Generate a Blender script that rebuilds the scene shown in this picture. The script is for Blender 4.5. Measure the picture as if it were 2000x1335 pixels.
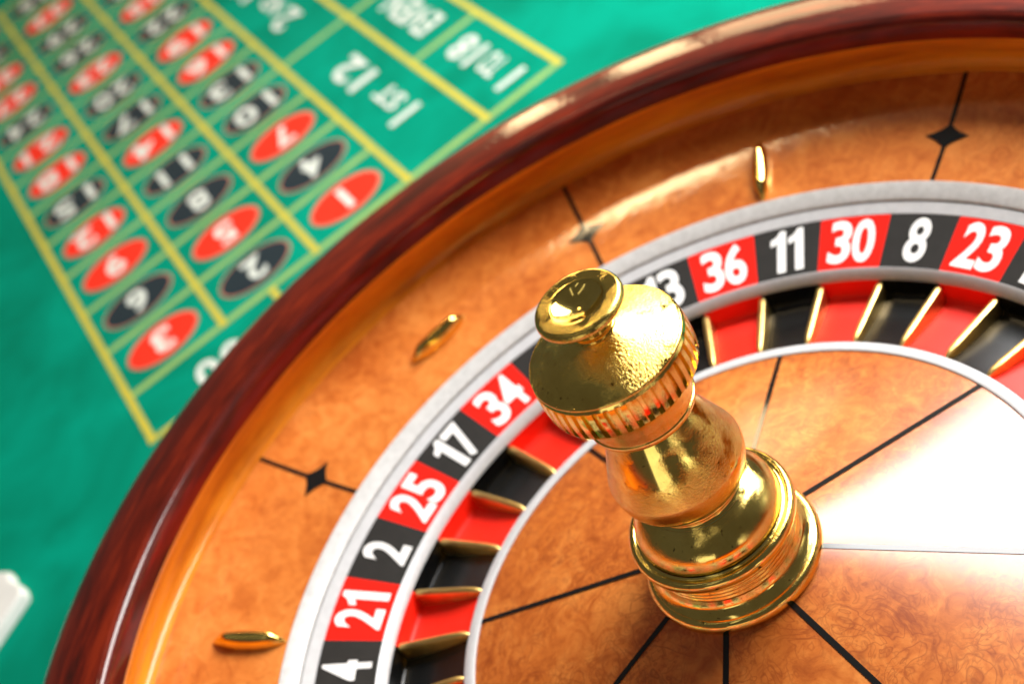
import bpy, math, random
from math import sin, cos, pi, radians, hypot, atan2
from mathutils import Matrix, Vector

for o in list(bpy.data.objects):
    bpy.data.objects.remove(o)
sc = bpy.context.scene
COL = sc.collection
S = 0.26            # metres per wheel unit (radius of the outer edge of the number ring)
rnd = random.Random(7)

# ------------------------------------------------------------------ camera
CAM = Vector((-1.98951, -0.59418, 2.39885))
RIGHT = Vector((-0.03553939, -0.89518081, -0.44428399))
UP = Vector((0.66618143, -0.35260538, 0.6571695))
VIEW = Vector((0.74494245, 0.27261834, -0.60888421))
cd = bpy.data.cameras.new("camera")
cam = bpy.data.objects.new("camera", cd)
COL.objects.link(cam)
m = Matrix.Identity(4)
for i in range(3):
    m[i][0], m[i][1], m[i][2], m[i][3] = RIGHT[i], UP[i], -VIEW[i], CAM[i] * S
cam.matrix_world = m
cd.sensor_width = 36.0
cd.lens = 3086.25 / 2000 * 36
cd.clip_start, cd.clip_end = 0.02, 60
cd.dof.use_dof = True
cd.dof.focus_distance = 2.80 * S
cd.dof.aperture_fstop = 6.0
cd.dof.aperture_blades = 0
sc.camera = cam

# ------------------------------------------------------------------ world, lamps, exposure
w = bpy.data.worlds.new("World")
sc.world = w
w.use_nodes = True
bg = w.node_tree.nodes["Background"]
bg.inputs["Color"].default_value = (1.0, 0.95, 0.88, 1)
bg.inputs["Strength"].default_value = 0.085


def area(name, az, el, dist, sx, sy, watts, color, target=(0, 0, 0)):
    ld = bpy.data.lights.new(name, "AREA")
    ld.shape = "RECTANGLE"
    ld.size, ld.size_y = sx, sy
    ld.energy = watts
    ld.color = color
    o = bpy.data.objects.new(name, ld)
    COL.objects.link(o)
    a, e = radians(az), radians(el)
    t = Vector(target)
    d = Vector((cos(e) * cos(a), cos(e) * sin(a), sin(e)))
    o.location = t + d * dist
    o.rotation_euler = d.to_track_quat("Z", "Y").to_euler()
    return o


area("softbox", -43, 40, 1.5, 1.02, 0.79, 62, (1.0, 0.985, 0.96))
area("warm_lamp", 19.0, 62.5, 1.45, 0.08, 0.09, 0.85, (1.0, 0.74, 0.40), (1.21 * S, 0.0, 0.06 * S))
RIM = (1.45 * S, 0.0, 0.27 * S)
area("window_light", 15.0, 17, 3.0, 0.16, 1.20, 9.0, (1.0, 0.72, 0.38), RIM)
area("window_light", 6.8, 17, 3.0, 0.24, 1.20, 12.0, (1.0, 0.72, 0.38), RIM)
area("window_light", -1.5, 17, 3.0, 0.45, 1.20, 10.0, (1.0, 0.72, 0.38), RIM)
area("room_light", 163, 4, 2.6, 1.1, 1.0, 5.0, (1.0, 0.95, 0.84))
area("window_light", -13, 17, 3.0, 0.30, 1.20, 4.0, (1.0, 0.72, 0.38), RIM)
for az_, el_, wd_ in ((105, 66, 0.10), (150, 56, 0.16), (186, 74, 0.10)):
    area("added_streak_strip", az_, el_, 2.6, wd_, 1.1, 4.6 * wd_, (1.0, 0.95, 0.84))  # unseen strips added overhead so the turret gold reflects pale streaks
area("room_light", -78, 3, 2.4, 0.7, 0.9, 3.0, (1.0, 0.97, 0.90))
area("room_light", 214, 4, 2.6, 0.35, 1.0, 2.4, (1.0, 0.95, 0.84))
sc.view_settings.view_transform = "Standard"
sc.view_settings.look = "None"
sc.view_settings.exposure = 0.0
sc.view_settings.gamma = 1.0
sc.render.engine = "CYCLES"
sc.cycles.use_denoising = True
sc.cycles.max_bounces = 8
sc.cycles.sample_clamp_indirect = 6


# ------------------------------------------------------------------ materials
class NT:
    def __init__(self, name):
        self.m = bpy.data.materials.new(name)
        self.m.use_nodes = True
        self.t = self.m.node_tree
        self.b = self.t.nodes["Principled BSDF"]

    def n(self, kind, **kw):
        nd = self.t.nodes.new(kind)
        for k, v in kw.items():
            if k in nd.inputs:
                s = nd.inputs[k]
                if isinstance(v, bpy.types.NodeSocket):
                    self.t.links.new(v, s)
                else:
                    s.default_value = v
            else:
                setattr(nd, k, v)
        return nd

    def l(self, a, b):
        self.t.links.new(a, b)

    def set(self, **kw):
        for k, v in kw.items():
            k = k.replace("_", " ")
            s = self.b.inputs[k]
            if isinstance(v, bpy.types.NodeSocket):
                self.l(v, s)
            else:
                s.default_value = v

    def math(self, op, a, b=0.0, clamp=False):
        nd = self.t.nodes.new("ShaderNodeMath")
        nd.operation = op
        nd.use_clamp = clamp
        for i, v in enumerate((a, b)):
            if isinstance(v, bpy.types.NodeSocket):
                self.l(v, nd.inputs[i])
            else:
                nd.inputs[i].default_value = v
        return nd.outputs[0]

    def noise(self, vec, scale, detail=3.0, rough=0.5, dist=0.0):
        nd = self.t.nodes.new("ShaderNodeTexNoise")
        self.l(vec, nd.inputs["Vector"])
        nd.inputs["Scale"].default_value = scale
        nd.inputs["Detail"].default_value = detail
        nd.inputs["Roughness"].default_value = rough
        nd.inputs["Distortion"].default_value = dist
        return nd.outputs["Fac"]

    def ramp(self, fac, stops):
        nd = self.t.nodes.new("ShaderNodeValToRGB")
        self.l(fac, nd.inputs[0])
        e = nd.color_ramp.elements
        while len(e) < len(stops):
            e.new(0.5)
        for i, (p, c) in enumerate(stops):
            e[i].position = p
            e[i].color = c if len(c) == 4 else (*c, 1)
        return nd.outputs[0]

    def mix(self, fac, a, b, blend="MIX"):
        nd = self.t.nodes.new("ShaderNodeMix")
        nd.data_type = "RGBA"
        nd.blend_type = blend
        for i, v in ((0, fac), (6, a), (7, b)):
            if isinstance(v, bpy.types.NodeSocket):
                self.l(v, nd.inputs[i])
            else:
                nd.inputs[i].default_value = v if i == 0 else (*v, 1) if len(v) == 3 else v
        return nd.outputs[2]

    def bump(self, h, strength, dist=0.001, normal=None):
        nd = self.t.nodes.new("ShaderNodeBump")
        nd.inputs["Strength"].default_value = strength
        nd.inputs["Distance"].default_value = dist
        self.l(h, nd.inputs["Height"])
        if normal is not None:
            self.l(normal, nd.inputs["Normal"])
        return nd.outputs[0]

    def coords(self, randomize=False):
        tc = self.t.nodes.new("ShaderNodeTexCoord").outputs["Object"]
        if not randomize:
            return tc
        oi = self.t.nodes.new("ShaderNodeObjectInfo").outputs["Random"]
        off = self.t.nodes.new("ShaderNodeCombineXYZ")
        self.l(self.math("MULTIPLY", oi, 7.3), off.inputs[0])
        self.l(self.math("MULTIPLY", oi, 3.1), off.inputs[1])
        self.l(self.math("MULTIPLY", oi, 5.7), off.inputs[2])
        ad = self.t.nodes.new("ShaderNodeVectorMath")
        self.l(tc, ad.inputs[0])
        self.l(off.outputs[0], ad.inputs[1])
        return ad.outputs[0]

    def polar(self, st=1.0):
        """object coordinates as (angle * st, radius, height)"""
        tc = self.t.nodes.new("ShaderNodeTexCoord").outputs["Object"]
        sp = self.t.nodes.new("ShaderNodeSeparateXYZ")
        self.l(tc, sp.inputs[0])
        a = self.math("ARCTAN2", sp.outputs[1], sp.outputs[0])
        r = self.math("SQRT", self.math("ADD", self.math("MULTIPLY", sp.outputs[0], sp.outputs[0]),
                                         self.math("MULTIPLY", sp.outputs[1], sp.outputs[1])))
        cb = self.t.nodes.new("ShaderNodeCombineXYZ")
        self.l(self.math("MULTIPLY", a, st), cb.inputs[0])
        self.l(r, cb.inputs[1])
        self.l(sp.outputs[2], cb.inputs[2])
        return cb.outputs[0]


def burl(name, light, mid, dark, line_mix, peel, rough):
    t = NT(name)
    v = t.coords(True)
    big = t.noise(v, 14, 4, 0.6, 0.6)
    fine = t.noise(v, 75, 5, 0.62, 1.2)
    f = t.math("ADD", t.math("MULTIPLY", big, 0.5), t.math("MULTIPLY", fine, 0.5))
    c = t.ramp(f, [(0.36, dark), (0.5, mid), (0.64, light)])
    # thin wavy contour lines of the burl figure, two sizes
    mask = t.ramp(t.noise(v, 24, 2, 0.5, 0.4), [(0.36, (0, 0, 0)), (0.56, (1, 1, 1))])
    lf = None
    for sc_, k_, wd_ in ((36, 7.0, 4.5), (85, 5.0, 3.2)):
        cn = t.noise(v, sc_, 2.5, 0.55, 1.5)
        fr = t.math("FRACT", t.math("MULTIPLY", cn, k_))
        d = t.math("ABSOLUTE", t.math("SUBTRACT", fr, 0.5))
        line = t.math("SUBTRACT", 1.0, t.math("MULTIPLY", d, wd_), True)
        line = t.math("POWER", line, 1.6)
        lf = line if lf is None else t.math("MAXIMUM", lf, t.math("MULTIPLY", line, 0.7))
    lf = t.math("MULTIPLY", t.math("MULTIPLY", lf, mask), line_mix)
    c = t.mix(lf, c, (dark[0] * 0.62, dark[1] * 0.45, dark[2] * 0.45))
    # small dark pores
    po = t.ramp(t.noise(v, 260, 2, 0.5), [(0.27, (1, 1, 1)), (0.33, (0, 0, 0))])
    c = t.mix(t.math("MULTIPLY", po, 0.25), c, (dark[0] * 0.5, dark[1] * 0.35, dark[2] * 0.35))
    pe = t.bump(t.noise(t.coords(), 95, 3, 0.6, 0.5), peel, 0.0006)
    t.set(Base_Color=c, Roughness=0.45, Specular_IOR_Level=0.12, Coat_Weight=1.0, Coat_Roughness=rough, Coat_IOR=1.5, Coat_Normal=pe)
    return t.m


M_CONE = burl("burl_cone", (0.66, 0.225, 0.042), (0.50, 0.132, 0.018), (0.31, 0.062, 0.006), 0.60, 0.03, 0.20)
M_BOWL = burl("burl_bowl", (0.72, 0.245, 0.050), (0.59, 0.165, 0.026), (0.43, 0.095, 0.012), 0.30, 0.16, 0.085)


def lacquer(name, c1, c2, c3, st, scale, peel, coat_rough, coat=1.0):
    t = NT(name)
    v = t.polar(st)
    a = t.noise(v, scale, 4, 0.6, 0.5)
    b = t.noise(v, scale * 4, 3, 0.6, 0.2)
    f = t.math("ADD", t.math("MULTIPLY", a, 0.7), t.math("MULTIPLY", b, 0.3))
    c = t.ramp(f, [(0.38, c1), (0.5, c2), (0.62, c3)])
    pe = t.bump(t.noise(t.coords(), 190, 3, 0.65, 0.6), peel, 0.0004)
    t.set(Base_Color=c, Roughness=0.5, Specular_IOR_Level=0.08, Coat_Weight=coat, Coat_Roughness=coat_rough, Coat_Normal=pe)
    return t.m


M_MAHOG = lacquer("mahogany", (0.036, 0.0028, 0.0006), (0.092, 0.0052, 0.0009), (0.17, 0.013, 0.0018), 0.05, 70, 0.24, 0.06, 0.75)
M_TRACK = lacquer("ball_track_wood", (0.50, 0.135, 0.006), (0.68, 0.215, 0.010), (0.80, 0.29, 0.017), 0.05, 60, 0.03, 0.12, 0.5)


def plain(name, col, rough=0.4, coat=0.0, metallic=0.0, mott=0.0, scale=60, bump=0.0, bscale=400, spec=0.5):
    t = NT(name)
    v = t.coords()
    if mott:
        f = t.noise(v, scale, 4, 0.6)
        lo = tuple(c * (1 - mott) for c in col)
        hi = tuple(min(1, c * (1 + mott)) for c in col)
        t.set(Base_Color=t.ramp(f, [(0.35, lo), (0.65, hi)]))
    else:
        t.set(Base_Color=(*col, 1))
    t.set(Specular_IOR_Level=spec, Roughness=rough, Coat_Weight=coat, Coat_Roughness=0.08, Metallic=metallic)
    if bump:
        t.set(Normal=t.bump(t.noise(v, bscale, 3, 0.6), bump, 0.0005))
    return t.m


M_LIP = lacquer("mahogany_lip", (0.055, 0.003, 0.001), (0.13, 0.005, 0.0015), (0.21, 0.009, 0.002), 0.05, 70, 0.03, 0.12, 0.25)
M_BLACK_INLAY = plain("black_inlay", (0.006, 0.0055, 0.005), 0.6, 0.9, spec=0.05)
M_SILVER = plain("silver_paint", (0.51, 0.51, 0.52), 0.42, 0.0, 0.08, 0.05, 240, 0.05, 900)
M_SILVER_WORN = plain("silver_paint_worn", (0.53, 0.525, 0.515), 0.42, 0.0, 0.08, 0.09, 200, 0.12, 700)
M_GROOVE = plain("groove_dark", (0.10, 0.10, 0.105), 0.5)
M_RED_PANEL = plain("red_enamel", (0.80, 0.010, 0.003), 0.6, 0.0, 0, 0.04, 90, spec=0.12)
M_BLACK_PANEL = plain("black_enamel", (0.015, 0.0135, 0.012), 0.55, 0.0, 0, 0.15, 90, spec=0.25)
M_GREEN_PANEL = plain("green_enamel", (0.01, 0.22, 0.05), 0.4, 0.3)
M_RED_POCKET = plain("red_pocket", (0.84, 0.016, 0.005), 0.45, 0.0, 0, 0.03, 60, spec=0.3)
M_BLACK_POCKET = plain("black_pocket", (0.004, 0.004, 0.004), 0.25, 0.0, 0, 0.2, 60, 0.03, 160, spec=0.35)
M_GREEN_POCKET = plain("green_pocket", (0.01, 0.22, 0.05), 0.3, 0.3)
M_WHITE = plain("white_print", (0.88, 0.87, 0.85), 0.45, 0.0, 0, 0.03, 200)


def gold(name, col, rough, pit, fine):
    t = NT(name)
    v = t.coords()
    # plating: broad dents, granular pitting in patches, tiny specks
    patch = t.ramp(t.noise(v, 32, 3, 0.6), [(0.42, (0, 0, 0)), (0.62, (1, 1, 1))])
    grain = t.noise(v, 950, 3, 0.7, 0.4)
    h1 = t.bump(t.noise(v, 60, 2, 0.5), fine, 0.0010)
    gh = t.math("MULTIPLY", grain, patch)
    h2 = t.bump(gh, pit, 0.0007, h1)
    spk = t.ramp(t.noise(v, 480, 2, 0.5, 0.3), [(0.27, (1, 1, 1)), (0.32, (0, 0, 0))])
    c = t.mix(t.math("MULTIPLY", spk, 0.75), col, (0.16, 0.085, 0.012))
    tarn = t.ramp(t.noise(v, 55, 4, 0.65), [(0.4, (0, 0, 0)), (0.75, (1, 1, 1))])
    c = t.mix(t.math("MULTIPLY", tarn, 0.55), c, (col[0] * 0.66, col[1] * 0.55, col[2] * 0.36))
    r = t.math("ADD", rough, t.math("MULTIPLY", patch, 0.10))
    t.set(Base_Color=c, Metallic=1.0, Roughness=r, Normal=h2)
    return t.m


M_GOLD = gold("gold_plate", (0.91, 0.68, 0.19), 0.10, 0.26, 0.03)
M_GOLD_PIT = gold("gold_plate_pitted", (0.91, 0.68, 0.18), 0.11, 0.58, 0.03)
M_GOLD_FRET = gold("gold_fret", (0.80, 0.57, 0.20), 0.30, 0.12, 0.02)


def felt():
    t = NT("green_felt")
    v = t.coords()
    big = t.noise(v, 7, 3, 0.6, 0.8)
    c = t.ramp(big, [(0.35, (0.0, 0.185, 0.110)), (0.65, (0.0, 0.275, 0.178))])
    f = t.noise(v, 1600, 2, 0.6)
    t.set(Base_Color=c, Roughness=0.95, Normal=t.bump(f, 0.5, 0.0004), Specular_IOR_Level=0.04)
    return t.m


def printed(name, col, wear=0.12):
    """printed colour on felt: the felt shows through a little where it is worn"""
    t = NT(name)
    v = t.coords()
    f = t.ramp(t.noise(v, 30, 4, 0.65), [(0.4, (0, 0, 0)), (0.7, (1, 1, 1))])
    c = t.mix(t.math("MULTIPLY", f, wear * 2), col, tuple(a * 0.75 + b * 0.25 for a, b in zip(col, (0.002, 0.3, 0.17))))
    t.set(Base_Color=c, Roughness=0.85, Specular_IOR_Level=0.2, Normal=t.bump(t.noise(v, 1600, 2, 0.6), 0.3, 0.0003))
    return t.m


M_FELT = felt()
M_YELLOW = printed("yellow_print", (0.56, 0.46, 0.045), 0.35)
M_PALE = printed("pale_yellow_green_print", (0.30, 0.45, 0.11), 0.3)
M_RED_OVAL = printed("red_print", (0.82, 0.025, 0.008), 0.03)
M_BLACK_OVAL = printed("black_print", (0.012, 0.022, 0.030), 0.02)
M_OVAL_EDGE = printed("oval_outline", (0.50, 0.20, 0.13), 0.1)
M_FELT_WHITE = printed("white_felt_print", (0.68, 0.72, 0.66), 0.1)


# ------------------------------------------------------------------ mesh helpers (wheel units in, metres out)
def new_mesh(name, verts, faces, mat, smooth=None):
    me = bpy.data.meshes.new(name)
    me.from_pydata([(x * S, y * S, z * S) for x, y, z in verts], [], faces)
    me.materials.append(mat)
    me.update()
    if smooth is not None:
        for p in me.polygons:
            p.use_smooth = True
        me.set_sharp_from_angle(angle=radians(smooth))
    return me


def link(name, me, parent=None, rz=0.0):
    o = bpy.data.objects.new(name, me)
    COL.objects.link(o)
    if parent is not None:
        o.parent = parent
    o.rotation_euler.z = rz
    return o


def thing(name, label, cat, loc=(0, 0, 0), group=None):
    o = bpy.data.objects.new(name, None)
    COL.objects.link(o)
    o.empty_display_size = 0.05
    o.location = loc
    o["label"], o["category"] = label, cat
    if group:
        o["group"] = group
    return o


def lathe(prof, n=192, a0=0.0, a1=None, closed_profile=False):
    """surface of revolution of (radius, height) points, outline given outside first so normals face up/out"""
    full = a1 is None
    cols = n if full else n + 1
    vs, fs = [], []
    for j in range(cols):
        a = a0 + (2 * pi if full else a1 - a0) * j / n
        for r, z in prof:
            vs.append((r * cos(a), r * sin(a), z))
    k = len(prof)
    for j in range(n):
        j2 = (j + 1) % cols
        for i in range(k - 1 if not closed_profile else k):
            i2 = (i + 1) % k
            fs.append((j * k + i, j2 * k + i, j2 * k + i2, j * k + i2))
    if not full and closed_profile:
        fs.append(tuple(range(k)))
        fs.append(tuple(reversed(range((cols - 1) * k, cols * k))))
    return vs, fs


def smooth_curve(pts, sub=4):
    """Catmull-Rom through profile points"""
    out = []
    for i in range(len(pts) - 1):
        p0, p1, p2, p3 = pts[max(i - 1, 0)], pts[i], pts[i + 1], pts[min(i + 2, len(pts) - 1)]
        for s in range(sub):
            t = s / sub
            out.append(tuple(0.5 * ((2 * b) + (-a + c) * t + (2 * a - 5 * b + 4 * c - d) * t * t + (-a + 3 * b - 3 * c + d) * t ** 3)
                             for a, b, c, d in zip(p0, p1, p2, p3)))
    out.append(pts[-1])
    return out


# flat lettering from the built-in font: vertices (x, y) and faces, scaled into a w x h box about 0,0
_font_cache = {}


def glyphs(text, bold=0.0, shear=0.0, spacing=1.0, res=5):
    key = (text, bold, shear, spacing, res)
    if key not in _font_cache:
        cu = bpy.data.curves.new("lettering", "FONT")
        cu.body = text
        cu.size = 1.0
        cu.offset = bold
        cu.shear = shear
        cu.space_character = spacing
        cu.resolution_u = res
        cu.fill_mode = "FRONT"
        o = bpy.data.objects.new("lettering", cu)
        COL.objects.link(o)
        dg = bpy.context.evaluated_depsgraph_get()
        me = bpy.data.meshes.new_from_object(o.evaluated_get(dg))
        vs = [(v.co.x, v.co.y) for v in me.vertices]
        fs = [tuple(p.vertices) for p in me.polygons]
        bpy.data.objects.remove(o)
        bpy.data.curves.remove(cu)
        bpy.data.meshes.remove(me)
        _font_cache[key] = (vs, fs)
    return _font_cache[key]


def fit(text, w, h, **kw):
    vs, fs = glyphs(text, **kw)
    x0, x1 = min(v[0] for v in vs), max(v[0] for v in vs)
    y0, y1 = min(v[1] for v in vs), max(v[1] for v in vs)
    return [((x - (x0 + x1) / 2) / (x1 - x0) * w, (y - (y0 + y1) / 2) / (y1 - y0) * h) for x, y in vs], fs


# ================================================================== THE SETTING: felt table
ZT = -0.45
K = (CAM.z - ZT) / (CAM.z + 1.84)
TH = 5.1949
U = Vector((cos(TH), sin(TH)))
V = Vector((-sin(TH), cos(TH)))
ORG = Vector((CAM.x, CAM.y)) + K * (Vector((3.9074, 3.4613)) - Vector((CAM.x, CAM.y)))
CW, CH = 0.6085 * K, 0.5043 * K          # cell across (u) and along (v)
DZ, EV = 0.869, 0.801                    # dozen and even-money widths in cells


def P(u, v, z):
    q = ORG + U * (u * CW) + V * (v * CH)
    return (q.x, q.y, ZT + z)



cu_, cv_ = -ORG.dot(U) / CW, -ORG.dot(V) / CH          # wheel axis in layout cells
v_end = cv_ - 1.85 / CH
lo, hi = cu_ - 6.0 / CW, cu_ + 7.5 / CW
top = [P(lo, v_end, 0), P(hi, v_end, 0), P(hi, 26, 0), P(lo, 26, 0)]
tb = top + [(x, y, z - 0.12) for x, y, z in top]
tf = [(0, 1, 2, 3), (7, 6, 5, 4), (0, 4, 5, 1), (1, 5, 6, 2), (2, 6, 7, 3), (3, 7, 4, 0)]
table = link("table_felt", new_mesh("table_felt", tb, tf, M_FELT))
table["kind"] = "structure"
table["label"] = "green felt table top around the roulette wheel"

# ------------------------------------------------------------------ betting layout
layout = thing("betting_layout", "betting layout printed on the green felt, yellow grid lines with red and black number ovals",
               "betting layout", (0, 0, 0))


def strip(name, u0, v0, u1, v1, wid, mat, z):
    d = Vector(((u1 - u0) * CW, (v1 - v0) * CH)).normalized()
    nx, ny = -d.y * wid / 2 / CW, d.x * wid / 2 / CH
    n = 8
    vs, fs = [], []
    for i in range(n + 1):
        t = i / n
        u, v = u0 + (u1 - u0) * t, v0 + (v1 - v0) * t
        vs += [P(u - nx, v - ny, z), P(u + nx, v + ny, z)]
    for i in range(n):
        fs.append((2 * i, 2 * i + 2, 2 * i + 3, 2 * i + 1))
    if (Vector(vs[2]) - Vector(vs[0])).cross(Vector(vs[1]) - Vector(vs[0])).z < 0:
        fs = [tuple(reversed(f)) for f in fs]
    return link(name, new_mesh(name, vs, fs, mat), layout)


LW = 0.066 * CW
ROWS = 12
UL = [0, 1, 2, 3, 3 + DZ, 3 + DZ + EV]
for i, u in enumerate(UL):
    o = strip("yellow_line", u, -0.90 if i in (0,) else -0.045, u, ROWS + 0.05, LW, M_YELLOW, 0.0024)
strip("yellow_line", 1.5, -0.02, 1.5, -0.9, LW, M_YELLOW, 0.0024)
strip("yellow_line", -0.04, -0.90, 3.04, -0.90, LW, M_YELLOW, 0.0027)
strip("yellow_line", -0.04, ROWS, 3.04, ROWS, LW, M_YELLOW, 0.0027)
for r in range(0, ROWS):
    if r == 0:
        strip("pale_line", 0.03, 0, UL[5], 0, LW * 1.15, M_PALE, 0.0016)
    else:
        strip("pale_line", 0.03, r, 2.97, r, LW * 1.15, M_PALE, 0.0016)
for r in (4, 8):
    strip("pale_line", 3.03, r, UL[4] - 0.02, r, LW * 1.15, M_PALE, 0.0016)
for r in (2, 4, 6, 8, 10):
    strip("pale_line", UL[4] + 0.03, r, UL[5] - 0.03, r, LW * 1.15, M_PALE, 0.0016)

REDS = {1, 3, 5, 7, 9, 12, 14, 16, 18, 19, 21, 23, 25, 27, 30, 32, 34, 36}


def ellipse(u, v, a, b, z, mat, name, parent, n=40):
    vs = [P(u, v, z)] + [P(u + a * cos(2 * pi * i / n), v + b * sin(2 * pi * i / n), z) for i in range(n)]
    fs = [(0, 1 + i, 1 + (i + 1) % n) for i in range(n)]
    return link(name, new_mesh(name, vs, fs, mat), parent)


def felt_text(name, text, u, v, wid, hei, mode, z, mat, parent, **kw):
    """mode 'num': reads along -u with its top to -v; 'side': reads along +v with its top to -u"""
    vs, fs = fit(text, wid, hei, **kw)
    out = []
    for x, y in vs:
        if mode == "num":
            out.append(P(u - x / CW, v - y / CH, z))
        else:
            out.append(P(u - y / CW, v + x / CH, z))
    return link(name, new_mesh(name, out, fs, mat), parent)


for r in range(ROWS):
    for cidx in range(3):
        num = 3 * r + (3 - cidx)          # column nearest the corner (cidx 0) holds 3, 6, 9 ...
        red = num in REDS
        u, v = cidx + 0.5, r + 0.5
        ov = ellipse(u, v, 0.352, 0.315, 0.0030, M_RED_OVAL if red else M_BLACK_OVAL,
                     "red_oval" if red else "black_oval", layout)
        ellipse(u, v, 0.352 + 0.022, 0.315 + 0.026, 0.0020, M_OVAL_EDGE, "oval_outline", ov)
        t = str(num)
        wid = (0.07 if t == "1" else 0.20) * CW if len(t) == 1 else (0.36 if t == "11" else 0.46) * CW
        felt_text("number", t, u, v, wid, 0.44 * CH, "num", 0.0040, M_FELT_WHITE, ov, bold=0.026, spacing=1.25)
felt_text("zero_print", "00", 0.80, -0.57, 0.48 * CW, 0.46 * CH, "num", 0.0040, M_FELT_WHITE, layout, bold=0.026, spacing=1.15)
felt_text("zero_print", "0", 2.25, -0.45, 0.22 * CW, 0.56 * CH, "num", 0.0040, M_FELT_WHITE, layout, bold=0.026)


def side(text, u, v, wid, hei, name="print"):
    felt_text(name, text, u, v, wid * CH, hei * CW, "side", 0.0040, M_FELT_WHITE, layout, bold=0.022)


for k, (a, b) in enumerate((("1", "ST"), ("2", "ND"), ("3", "RD"))):
    v0 = 4 * k
    side(a, 3.43, v0 + (1.13 if a == "1" else 1.05), 0.10 if a == "1" else 0.36, 0.345, "dozen_print")
    side(b, 3.475, v0 + 1.67, 0.56, 0.225, "dozen_print")
    side("12", 3.43, v0 + 2.68, 0.74, 0.345, "dozen_print")
cu = UL[4] + EV / 2 + 0.02
side("1", cu, 0.34, 0.09, 0.33, "even_money_print")
side("TO", cu + 0.02, 0.83, 0.36, 0.27, "even_money_print")
side("18", cu, 1.43, 0.52, 0.33, "even_money_print")
side("EVEN", cu, 3.0, 1.24, 0.33, "even_money_print")
side("RED", cu, 5.0, 0.95, 0.33, "even_money_print")
side("BLACK", cu, 7.0, 1.35, 0.33, "even_money_print")
side("ODD", cu, 9.0, 0.95, 0.33, "even_money_print")
side("19", cu, 10.4, 0.52, 0.33, "even_money_print")
side("TO", cu + 0.02, 11.0, 0.36, 0.27, "even_money_print")
side("36", cu, 11.6, 0.52, 0.33, "even_money_print")

# ================================================================== THE BOWL (the part of the wheel that stands still)
bowl = thing("roulette_bowl", "large wooden roulette wheel bowl with mahogany rim and gold deflectors standing on the felt",
             "roulette wheel", (0, 0, 0))
NL = 256
rim_prof = [(1.36, -0.448), (1.48, -0.448), (1.535, -0.43), (1.562, -0.38), (1.566, -0.2), (1.566, 0.12)] + smooth_curve(
    [(1.567, 0.14), (1.566, 0.185), (1.560, 0.222), (1.546, 0.248), (1.522, 0.266), (1.49, 0.278), (1.45, 0.286), (1.41, 0.290), (1.375, 0.289), (1.354, 0.286)], 4) + smooth_curve(
    [(1.3535, 0.2855), (1.345, 0.281), (1.339, 0.272), (1.3372, 0.265)], 4)
lip_prof = [(1.3372, 0.2649), (1.3368, 0.255), (1.337, 0.24), (1.338, 0.222)]
link("rim_lip", new_mesh("rim_lip", *lathe(lip_prof, NL), M_LIP, 40), bowl)
link("rim", new_mesh("rim", *lathe(rim_prof, NL), M_MAHOG, 40), bowl)
track_prof = [(1.341, 0.2225)] + smooth_curve([(1.342, 0.214), (1.354, 0.196), (1.370, 0.172), (1.381, 0.148), (1.386, 0.126), (1.383, 0.112), (1.377, 0.104)], 4) + \
    smooth_curve([(1.3765, 0.1035), (1.371, 0.1025), (1.366, 0.0995)], 3)
link("ball_track", new_mesh("ball_track", *lathe(track_prof, NL), M_TRACK, 50), bowl)


def bowl_z(r):
    t = (r - 1.0745) / (1.366 - 1.0745)
    return 0.029 + (0.099 - 0.029) * t - 0.010 * sin(pi * t) * 0.6


BPH = 11.2
bprof = [(1.366 - (1.366 - 1.0745) * i / 14, bowl_z(1.366 - (1.366 - 1.0745) * i / 14)) for i in range(15)]
for k in range(8):
    a0 = radians(BPH + 45 * k)
    link("bowl_veneer_panel", new_mesh("bowl_veneer_panel", *lathe(bprof, 32, a0, a0 + pi / 4), M_BOWL, 40), bowl)


def radial_strip(name, zf, r0, r1, wid, mat, parent, rz, lift=0.0014, n=14):
    vs, fs = [], []
    for i in range(n + 1):
        r = r0 + (r1 - r0) * i / n
        z = zf(r) + lift
        vs += [(r, -wid / 2, z), (r, wid / 2, z)]
    for i in range(n):
        fs.append((2 * i, 2 * i + 2, 2 * i + 3, 2 * i + 1))
    return link(name, new_mesh(name, vs, fs, mat), parent, rz)


def diamond_mesh(rc, hr, ht, lift):
    """four-pointed diamond with slightly hollow sides lying on the bowl"""
    n = 6
    pts = []
    corners = [(hr, 0), (0, ht), (-hr, 0), (0, -ht)]
    for i in range(4):
        (x0, y0), (x1, y1) = corners[i], corners[(i + 1) % 4]
        for s in range(n):
            t = s / n
            x, y = x0 + (x1 - x0) * t, y0 + (y1 - y0) * t
            k = 1 - 0.16 * sin(pi * t)
            pts.append((x * k, y * k))
    vs = []
    for x, y in [(0, 0)] + pts:
        r = hypot(rc + x, y)
        vs.append((rc + x, y, bowl_z(r) + lift))
    fs = [(0, 1 + i, 1 + (i + 1) % len(pts)) for i in range(len(pts))]
    return new_mesh("diamond_inlay", vs, fs, M_BLACK_INLAY)


dia = diamond_mesh(1.197, 0.033, 0.054, 0.0024)
for k in range(8):
    rz = radians(BPH + 45 * k)
    radial_strip("inlay_line", bowl_z, 1.076, 1.3655, 0.011, M_BLACK_INLAY, bowl, rz)
    link("diamond_inlay", dia, bowl, rz)


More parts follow.
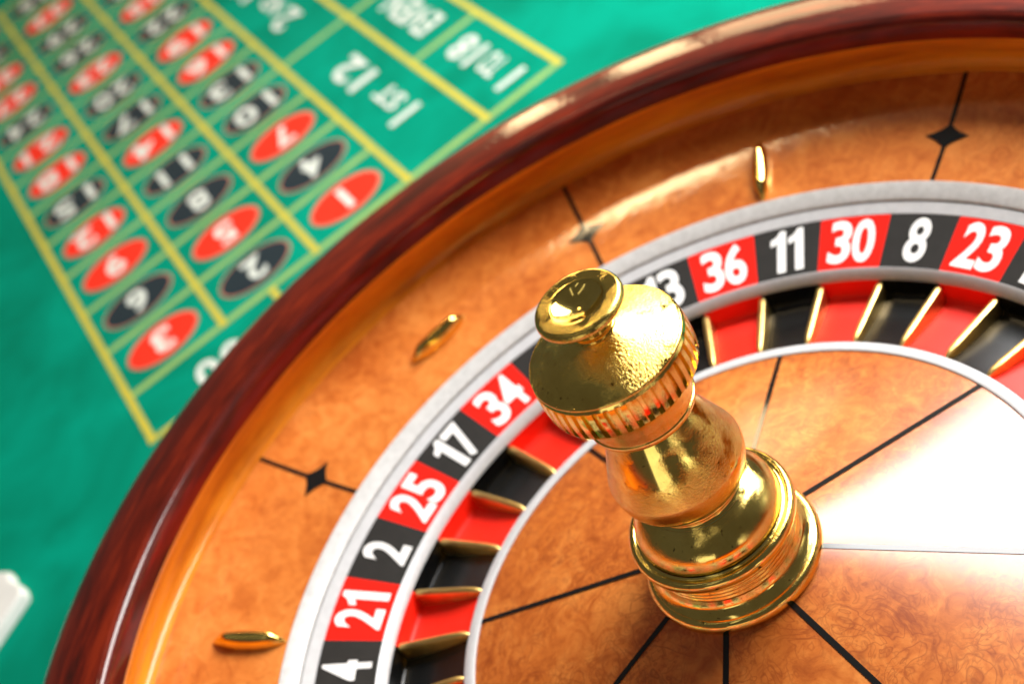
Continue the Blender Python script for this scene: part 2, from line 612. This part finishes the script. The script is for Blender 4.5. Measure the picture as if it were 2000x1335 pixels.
def deflector_mesh():
    """canoe-shaped brass deflector along local x, 0.17 long, standing on the bowl"""
    n, mk = 20, 9
    vs, fs = [], []
    L, W, H = 0.092, 0.0225, 0.033
    for i in range(n + 1):
        t = -1 + 2 * i / n
        e = max(1 - abs(t) ** 2.4, 0.0)
        ww = W * e ** 0.75 + 0.0006
        hh = H * min(1.0, (1 - abs(t)) * 2.6) ** 0.8 + 0.0008
        for j in range(mk):
            a = pi * j / (mk - 1)
            y = -cos(a) * ww
            z = sin(a) ** 0.85 * hh if 0 < j < mk - 1 else -0.006
            vs.append((L * t, y, z))
    for i in range(n):
        for j in range(mk - 1):
            fs.append((i * mk + j, (i + 1) * mk + j, (i + 1) * mk + j + 1, i * mk + j + 1))
    return new_mesh("deflector", vs, fs, M_GOLD, 45)


dm = deflector_mesh()
for k in range(8):
    a = radians(33.4 + 45 * k)
    o = link("deflector", dm, bowl)
    rc = 1.168 if k % 2 else 1.195
    slope = 0.235
    z = bowl_z(rc) + 0.001
    o.location = (rc * cos(a) * S, rc * sin(a) * S, z * S)
    tilt = Matrix.Rotation(-math.atan(slope), 4, "Y")      # lean with the bowl: radial x rises outward
    spin = Matrix.Identity(4) if k % 2 else Matrix.Rotation(pi / 2, 4, "Z")
    o.rotation_euler = (Matrix.Rotation(a, 4, "Z") @ tilt @ spin).to_euler()

link("silver_trim_ring", new_mesh("silver_trim_ring", *lathe(
    [(1.0745, 0.020), (1.0745, 0.031), (1.072, 0.0325), (1.034, 0.0185), (1.0315, 0.016), (1.031, -0.02)], NL), M_SILVER_WORN, 35), bowl)

# ================================================================== THE ROTOR (the part that spins)
rotor = thing("roulette_rotor", "spinning roulette rotor with numbered ring, coloured pockets, burl wood cone and gold turret",
              "roulette rotor", (0, 0, 0))
ZN_O, ZN_I = 0.0, -0.033


def num_z(r):
    return ZN_I + (ZN_O - ZN_I) * (r - 0.864) / (1 - 0.864)


link("silver_outer_ring", new_mesh("silver_outer_ring", *lathe(
    [(1.0285, -0.03), (1.0285, 0.0095), (1.026, 0.0115), (1.0005, 0.0012), (1.0005, -0.01)], NL), M_SILVER, 35), rotor)
link("silver_middle_ring", new_mesh("silver_middle_ring", *lathe(
    [(0.8638, -0.045), (0.8638, -0.0315), (0.861, -0.0325), (0.849, -0.049), (0.846, -0.054), (0.8455, -0.062)], NL), M_SILVER, 50), rotor)
link("silver_inner_ring", new_mesh("silver_inner_ring", *lathe(
    [(0.6545, -0.075), (0.6545, -0.0495), (0.652, -0.0475), (0.631, -0.0445), (0.628, -0.046), (0.6278, -0.06)], NL), M_SILVER, 50), rotor)

ORDER = [0, 32, 15, 19, 4, 21, 2, 25, 17, 34, 6, 27, 13, 36, 11, 30, 8, 23, 10, 5, 24, 16, 33, 1, 20, 14, 31, 9, 22, 18, 29, 7, 28, 12, 35, 3, 26]
STEP = 2 * pi / 37
HALF = STEP / 2


def seg(prof, mat, name, n=6, gap=0.0, smooth=30):
    return new_mesh(name, *lathe(prof, n, -HALF + gap, HALF - gap), mat, smooth)


panel_prof = [(0.9998, 0.0), (0.932, num_z(0.932)), (0.8642, -0.033)]
PANELS = {c: seg(panel_prof, mt, "number_panel") for c, mt in (("r", M_RED_PANEL), ("b", M_BLACK_PANEL), ("g", M_GREEN_PANEL))}
pocket_prof = [(0.8452, -0.055), (0.8425, -0.092), (0.840, -0.099), (0.834, -0.103), (0.75, -0.086), (0.672, -0.066), (0.6548, -0.059)]
POCKETS = {c: seg(pocket_prof, mt, "pocket", 6, 0.0, 50) for c, mt in (("r", M_RED_POCKET), ("b", M_BLACK_POCKET), ("g", M_GREEN_POCKET))}


def fret_mesh():
    sec = [(-0.0092, -0.06), (-0.0090, -0.007), (-0.0072, -0.002), (-0.0035, 0.0), (0.0035, 0.0), (0.0072, -0.002), (0.0090, -0.007), (0.0092, -0.06)]
    st = [(0.8445, 0.55, -0.064), (0.841, 0.85, -0.0605), (0.835, 1.0, -0.0595), (0.76, 1.0, -0.0535), (0.70, 0.98, -0.0485), (0.676, 0.85, -0.0475), (0.662, 0.6, -0.0495), (0.6550, 0.35, -0.054)]
    vs, fs = [], []
    k = len(sec)
    for r, sw, z in st:
        for y, dz in sec:
            vs.append((r, y * sw, z + dz if dz > -0.05 else -0.115))
    for i in range(len(st) - 1):
        for j in range(k - 1):
            fs.append((i * k + j, i * k + j + 1, (i + 1) * k + j + 1, (i + 1) * k + j))
    fs.append(tuple(reversed(range(k))))
    fs.append(tuple(range((len(st) - 1) * k, len(st) * k)))
    me = new_mesh("pocket_divider", vs, fs, M_GOLD_FRET, 40)
    return me


FRET = fret_mesh()


def number_glyphs(t, h=0.112):
    """bold condensed figures set side by side, centred on 0,0"""
    vs, fs, x = [], [], 0.0
    for i, c in enumerate(t):
        if c == "1":
            wd = 0.037
            g = [(0.0165, 0), (0.037, 0), (0.037, 1), (0.0225, 1), (0.019, 0.93), (0.012, 0.86), (0.0, 0.81), (0.0, 0.66), (0.009, 0.685), (0.0165, 0.73)]
            v, f = [(px - wd / 2, (py - 0.5) * h) for px, py in g], [tuple(range(len(g)))]
        else:
            wd = 0.053
            v, f = fit("6" if c == "9" else c, wd, h, bold=0.026)
            if c == "9":                      # a nine is the six turned half round
                v = [(-px, -py) for px, py in v]
        if i:
            x += 0.0065 if "1" in t else 0.0035
        k = len(vs)
        vs += [(px + x + wd / 2, py) for px, py in v]
        fs += [tuple(k + q for q in ff) for ff in f]
        x += wd
    return [(px - x / 2, py) for px, py in vs], fs


for i, num in enumerate(ORDER):
    # boundary 13|36 lies at angle 0 and the sequence runs clockwise
    k = i - ORDER.index(36)
    a = -(k + 0.5) * STEP
    c = "g" if num == 0 else ("r" if num in REDS else "b")
    pn = link("number_panel", PANELS[c], rotor, a)
    link("pocket", POCKETS[c], rotor, a)
    link("pocket_divider", FRET, rotor, a + HALF)
    t = str(num)
    vs, fs = number_glyphs(t)
    out = []
    for x, y in vs:
        rr, yy = 0.933 + y, -x
        out.append((rr, yy, num_z(hypot(rr, yy)) + 0.0016))
    link("number", new_mesh("number", out, fs, M_WHITE), pn)
    pn.children[0].rotation_euler.z = 0.0

# burl cone
CPH = 30.7


def cone_z(r):
    return -0.049 + 0.26 * (0.628 - r)


cprof = [(0.6275 - (0.6275 - 0.10) * i / 10, cone_z(0.6275 - (0.6275 - 0.10) * i / 10)) for i in range(11)]
for k in range(8):
    a0 = radians(CPH + 45 * k)
    link("cone_veneer_panel", new_mesh("cone_veneer_panel", *lathe(cprof, 32, a0, a0 + pi / 4), M_CONE, 40), rotor)
    radial_strip("inlay_line", cone_z, 0.12, 0.6270, 0.0118, M_BLACK_INLAY, rotor, a0)

# turret
turret = bpy.data.objects.new("turret", None)
COL.objects.link(turret)
turret.parent = rotor
NT2 = 160


def tpart(name, prof, mat, smooth=35):
    return link(name, new_mesh(name, *lathe(prof, NT2), mat, smooth), turret)


tpart("base_flange", [(0.160, 0.058)] + smooth_curve([(0.1677, 0.062), (0.1755, 0.068), (0.1789, 0.078), (0.1774, 0.089), (0.1716, 0.096), (0.1658, 0.098)], 4)
      + smooth_curve([(0.1648, 0.0975), (0.158, 0.103), (0.149, 0.114), (0.144, 0.128)], 4), M_GOLD)
rp = []
for i in range(4):
    z = 0.129 + i * 0.0095
    rp += [(0.1430, z), (0.1452, z + 0.0022), (0.1458, z + 0.0045), (0.1452, z + 0.0068), (0.1430, z + 0.009)]
tpart("reeded_stem", rp, M_GOLD, 60)
tpart("upper_flange", [(0.1425, 0.167)] + smooth_curve([(0.150, 0.171), (0.1560, 0.178), (0.1638, 0.186), (0.1672, 0.195), (0.1658, 0.204), (0.1599, 0.2095), (0.1531, 0.210)], 4)
      + smooth_curve([(0.156, 0.2095), (0.150, 0.207), (0.145, 0.210)], 3), M_GOLD)
tpart("bell", smooth_curve([(0.1445, 0.210), (0.1445, 0.222), (0.140, 0.240), (0.130, 0.257), (0.116, 0.271), (0.104, 0.279), (0.096, 0.285)], 5), M_GOLD)
tpart("neck_ring", smooth_curve([(0.0955, 0.285), (0.091, 0.289), (0.090, 0.294), (0.094, 0.298), (0.0985, 0.303), (0.0985, 0.308), (0.095, 0.312), (0.092, 0.315)], 4), M_GOLD)
tpart("vase_body", smooth_curve([(0.092, 0.313), (0.106, 0.318), (0.116, 0.328), (0.1245, 0.342), (0.1290, 0.358), (0.1310, 0.371), (0.1312, 0.380)], 4)
      + [(0.1306, 0.3822), (0.1296, 0.3865), (0.1192, 0.4135), (0.1088, 0.4400), (0.0985, 0.4670), (0.0870, 0.4940), (0.0765, 0.5205)], M_GOLD_PIT, 50)
tpart("collar", [(0.0765, 0.521)] + smooth_curve([(0.095, 0.523), (0.1015, 0.527), (0.1035, 0.532), (0.1032, 0.537)], 3)
      + [(0.1010, 0.539), (0.1010, 0.541)] + smooth_curve([(0.1025, 0.555), (0.104, 0.575), (0.107, 0.592), (0.114, 0.604), (0.126, 0.612)], 4), M_GOLD)
# fluted band
nfl, per = 44, 12
vs, fs = [], []
bandp = [(0.126, 0.612, 0), (0.138, 0.6130, 0), (0.1425, 0.6155, 0), (0.1440, 0.6185, 0), (0.1442, 0.6200, 1), (0.1455, 0.636, 1), (0.1460, 0.651, 1), (0.1452, 0.666, 1), (0.1440, 0.679, 1), (0.1436, 0.6805, 0), (0.1415, 0.684, 0), (0.1410, 0.6855, 0)]
nn = nfl * per
for j in range(nn):
    a = 2 * pi * j / nn
    ph = (j % per) / per
    dep = 0.0080 * min(1.0, 2.6 * sin(pi * ph / 0.5)) if 0 < ph < 0.5 else 0.0
    for r, z, f in bandp:
        rr = r - dep * f
        vs.append((rr * cos(a), rr * sin(a), z))
kb = len(bandp)
for j in range(nn):
    j2 = (j + 1) % nn
    for i in range(kb - 1):
        fs.append((j * kb + i, j2 * kb + i, j2 * kb + i + 1, j * kb + i + 1))
link("fluted_band", new_mesh("fluted_band", vs, fs, M_GOLD, 40), turret)
tpart("cap", smooth_curve([(0.1415, 0.6858), (0.1425, 0.688), (0.1422, 0.6905), (0.1405, 0.692)], 3)
      + smooth_curve([(0.140, 0.692), (0.122, 0.6985), (0.095, 0.708), (0.068, 0.7185), (0.050, 0.727), (0.040, 0.7345)], 4), M_GOLD_PIT)
tpart("knob_neck", smooth_curve([(0.0395, 0.7345), (0.0405, 0.737), (0.0395, 0.740), (0.0355, 0.742), (0.0335, 0.744), (0.036, 0.747), (0.037, 0.750), (0.035, 0.753), (0.0305, 0.755)], 4), M_GOLD)
tpart("knob", smooth_curve([(0.0300, 0.755), (0.0305, 0.762), (0.0350, 0.7690), (0.046, 0.7745), (0.061, 0.7780), (0.0740, 0.7815), (0.0798, 0.787), (0.0808, 0.7925), (0.0788, 0.7985), (0.0752, 0.8020), (0.072, 0.8028)], 5)
      + [(0.066, 0.8031), (0.056, 0.8033), (0.0505, 0.8032), (0.0490, 0.8026)], M_GOLD_PIT, 30)
tpart("knob_dish", [(0.0489, 0.8024)] + [(0.0478 * (1 - i / 12) + 0.0003, 0.8008 - 0.0185 * (1 - (1 - i / 12) ** 2)) for i in range(13)], M_GOLD, 30)

# ================================================================== white block at the left edge of the picture
blk = thing("dealer_marker", "off-white block lying on the green felt left of the wheel rim", "marker block",
            (1.295 * S, 2.645 * S, ZT * S))
hb = 0.045


def blockmesh(name, z0, z1, shrink, mat):
    pts = [(1.34, 2.80), (1.345, 2.485), (1.315, 2.415), (1.275, 2.40), (1.235, 2.35), (1.195, 2.335), (0.98, 2.455), (0.80, 2.80)]
    cx, cy = 1.12, 2.62
    vs = []
    n = len(pts)
    lev = [(z0, 1.0), (z1 - 0.012, 1.0), (z1 - 0.004, 0.985), (z1, 0.965)]
    for z, k in lev:
        for x, y in pts:
            vs.append(((cx - 1.31) + (x - cx) * k, (cy - 2.62) + (y - cy) * k, z))
    fs = []
    for l in range(len(lev) - 1):
        for i in range(n):
            i2 = (i + 1) % n
            fs.append((l * n + i, l * n + i2, (l + 1) * n + i2, (l + 1) * n + i))
    fs.append(tuple(range((len(lev) - 1) * n, len(lev) * n)))
    return new_mesh(name, vs, fs, mat, 30)


M_BLOCK = plain("white_plastic", (0.75, 0.74, 0.70), 0.5, 0, 0, 0.04, 30)
link("block_body", blockmesh("block_body", 0.002, hb, 0, M_BLOCK), blk)
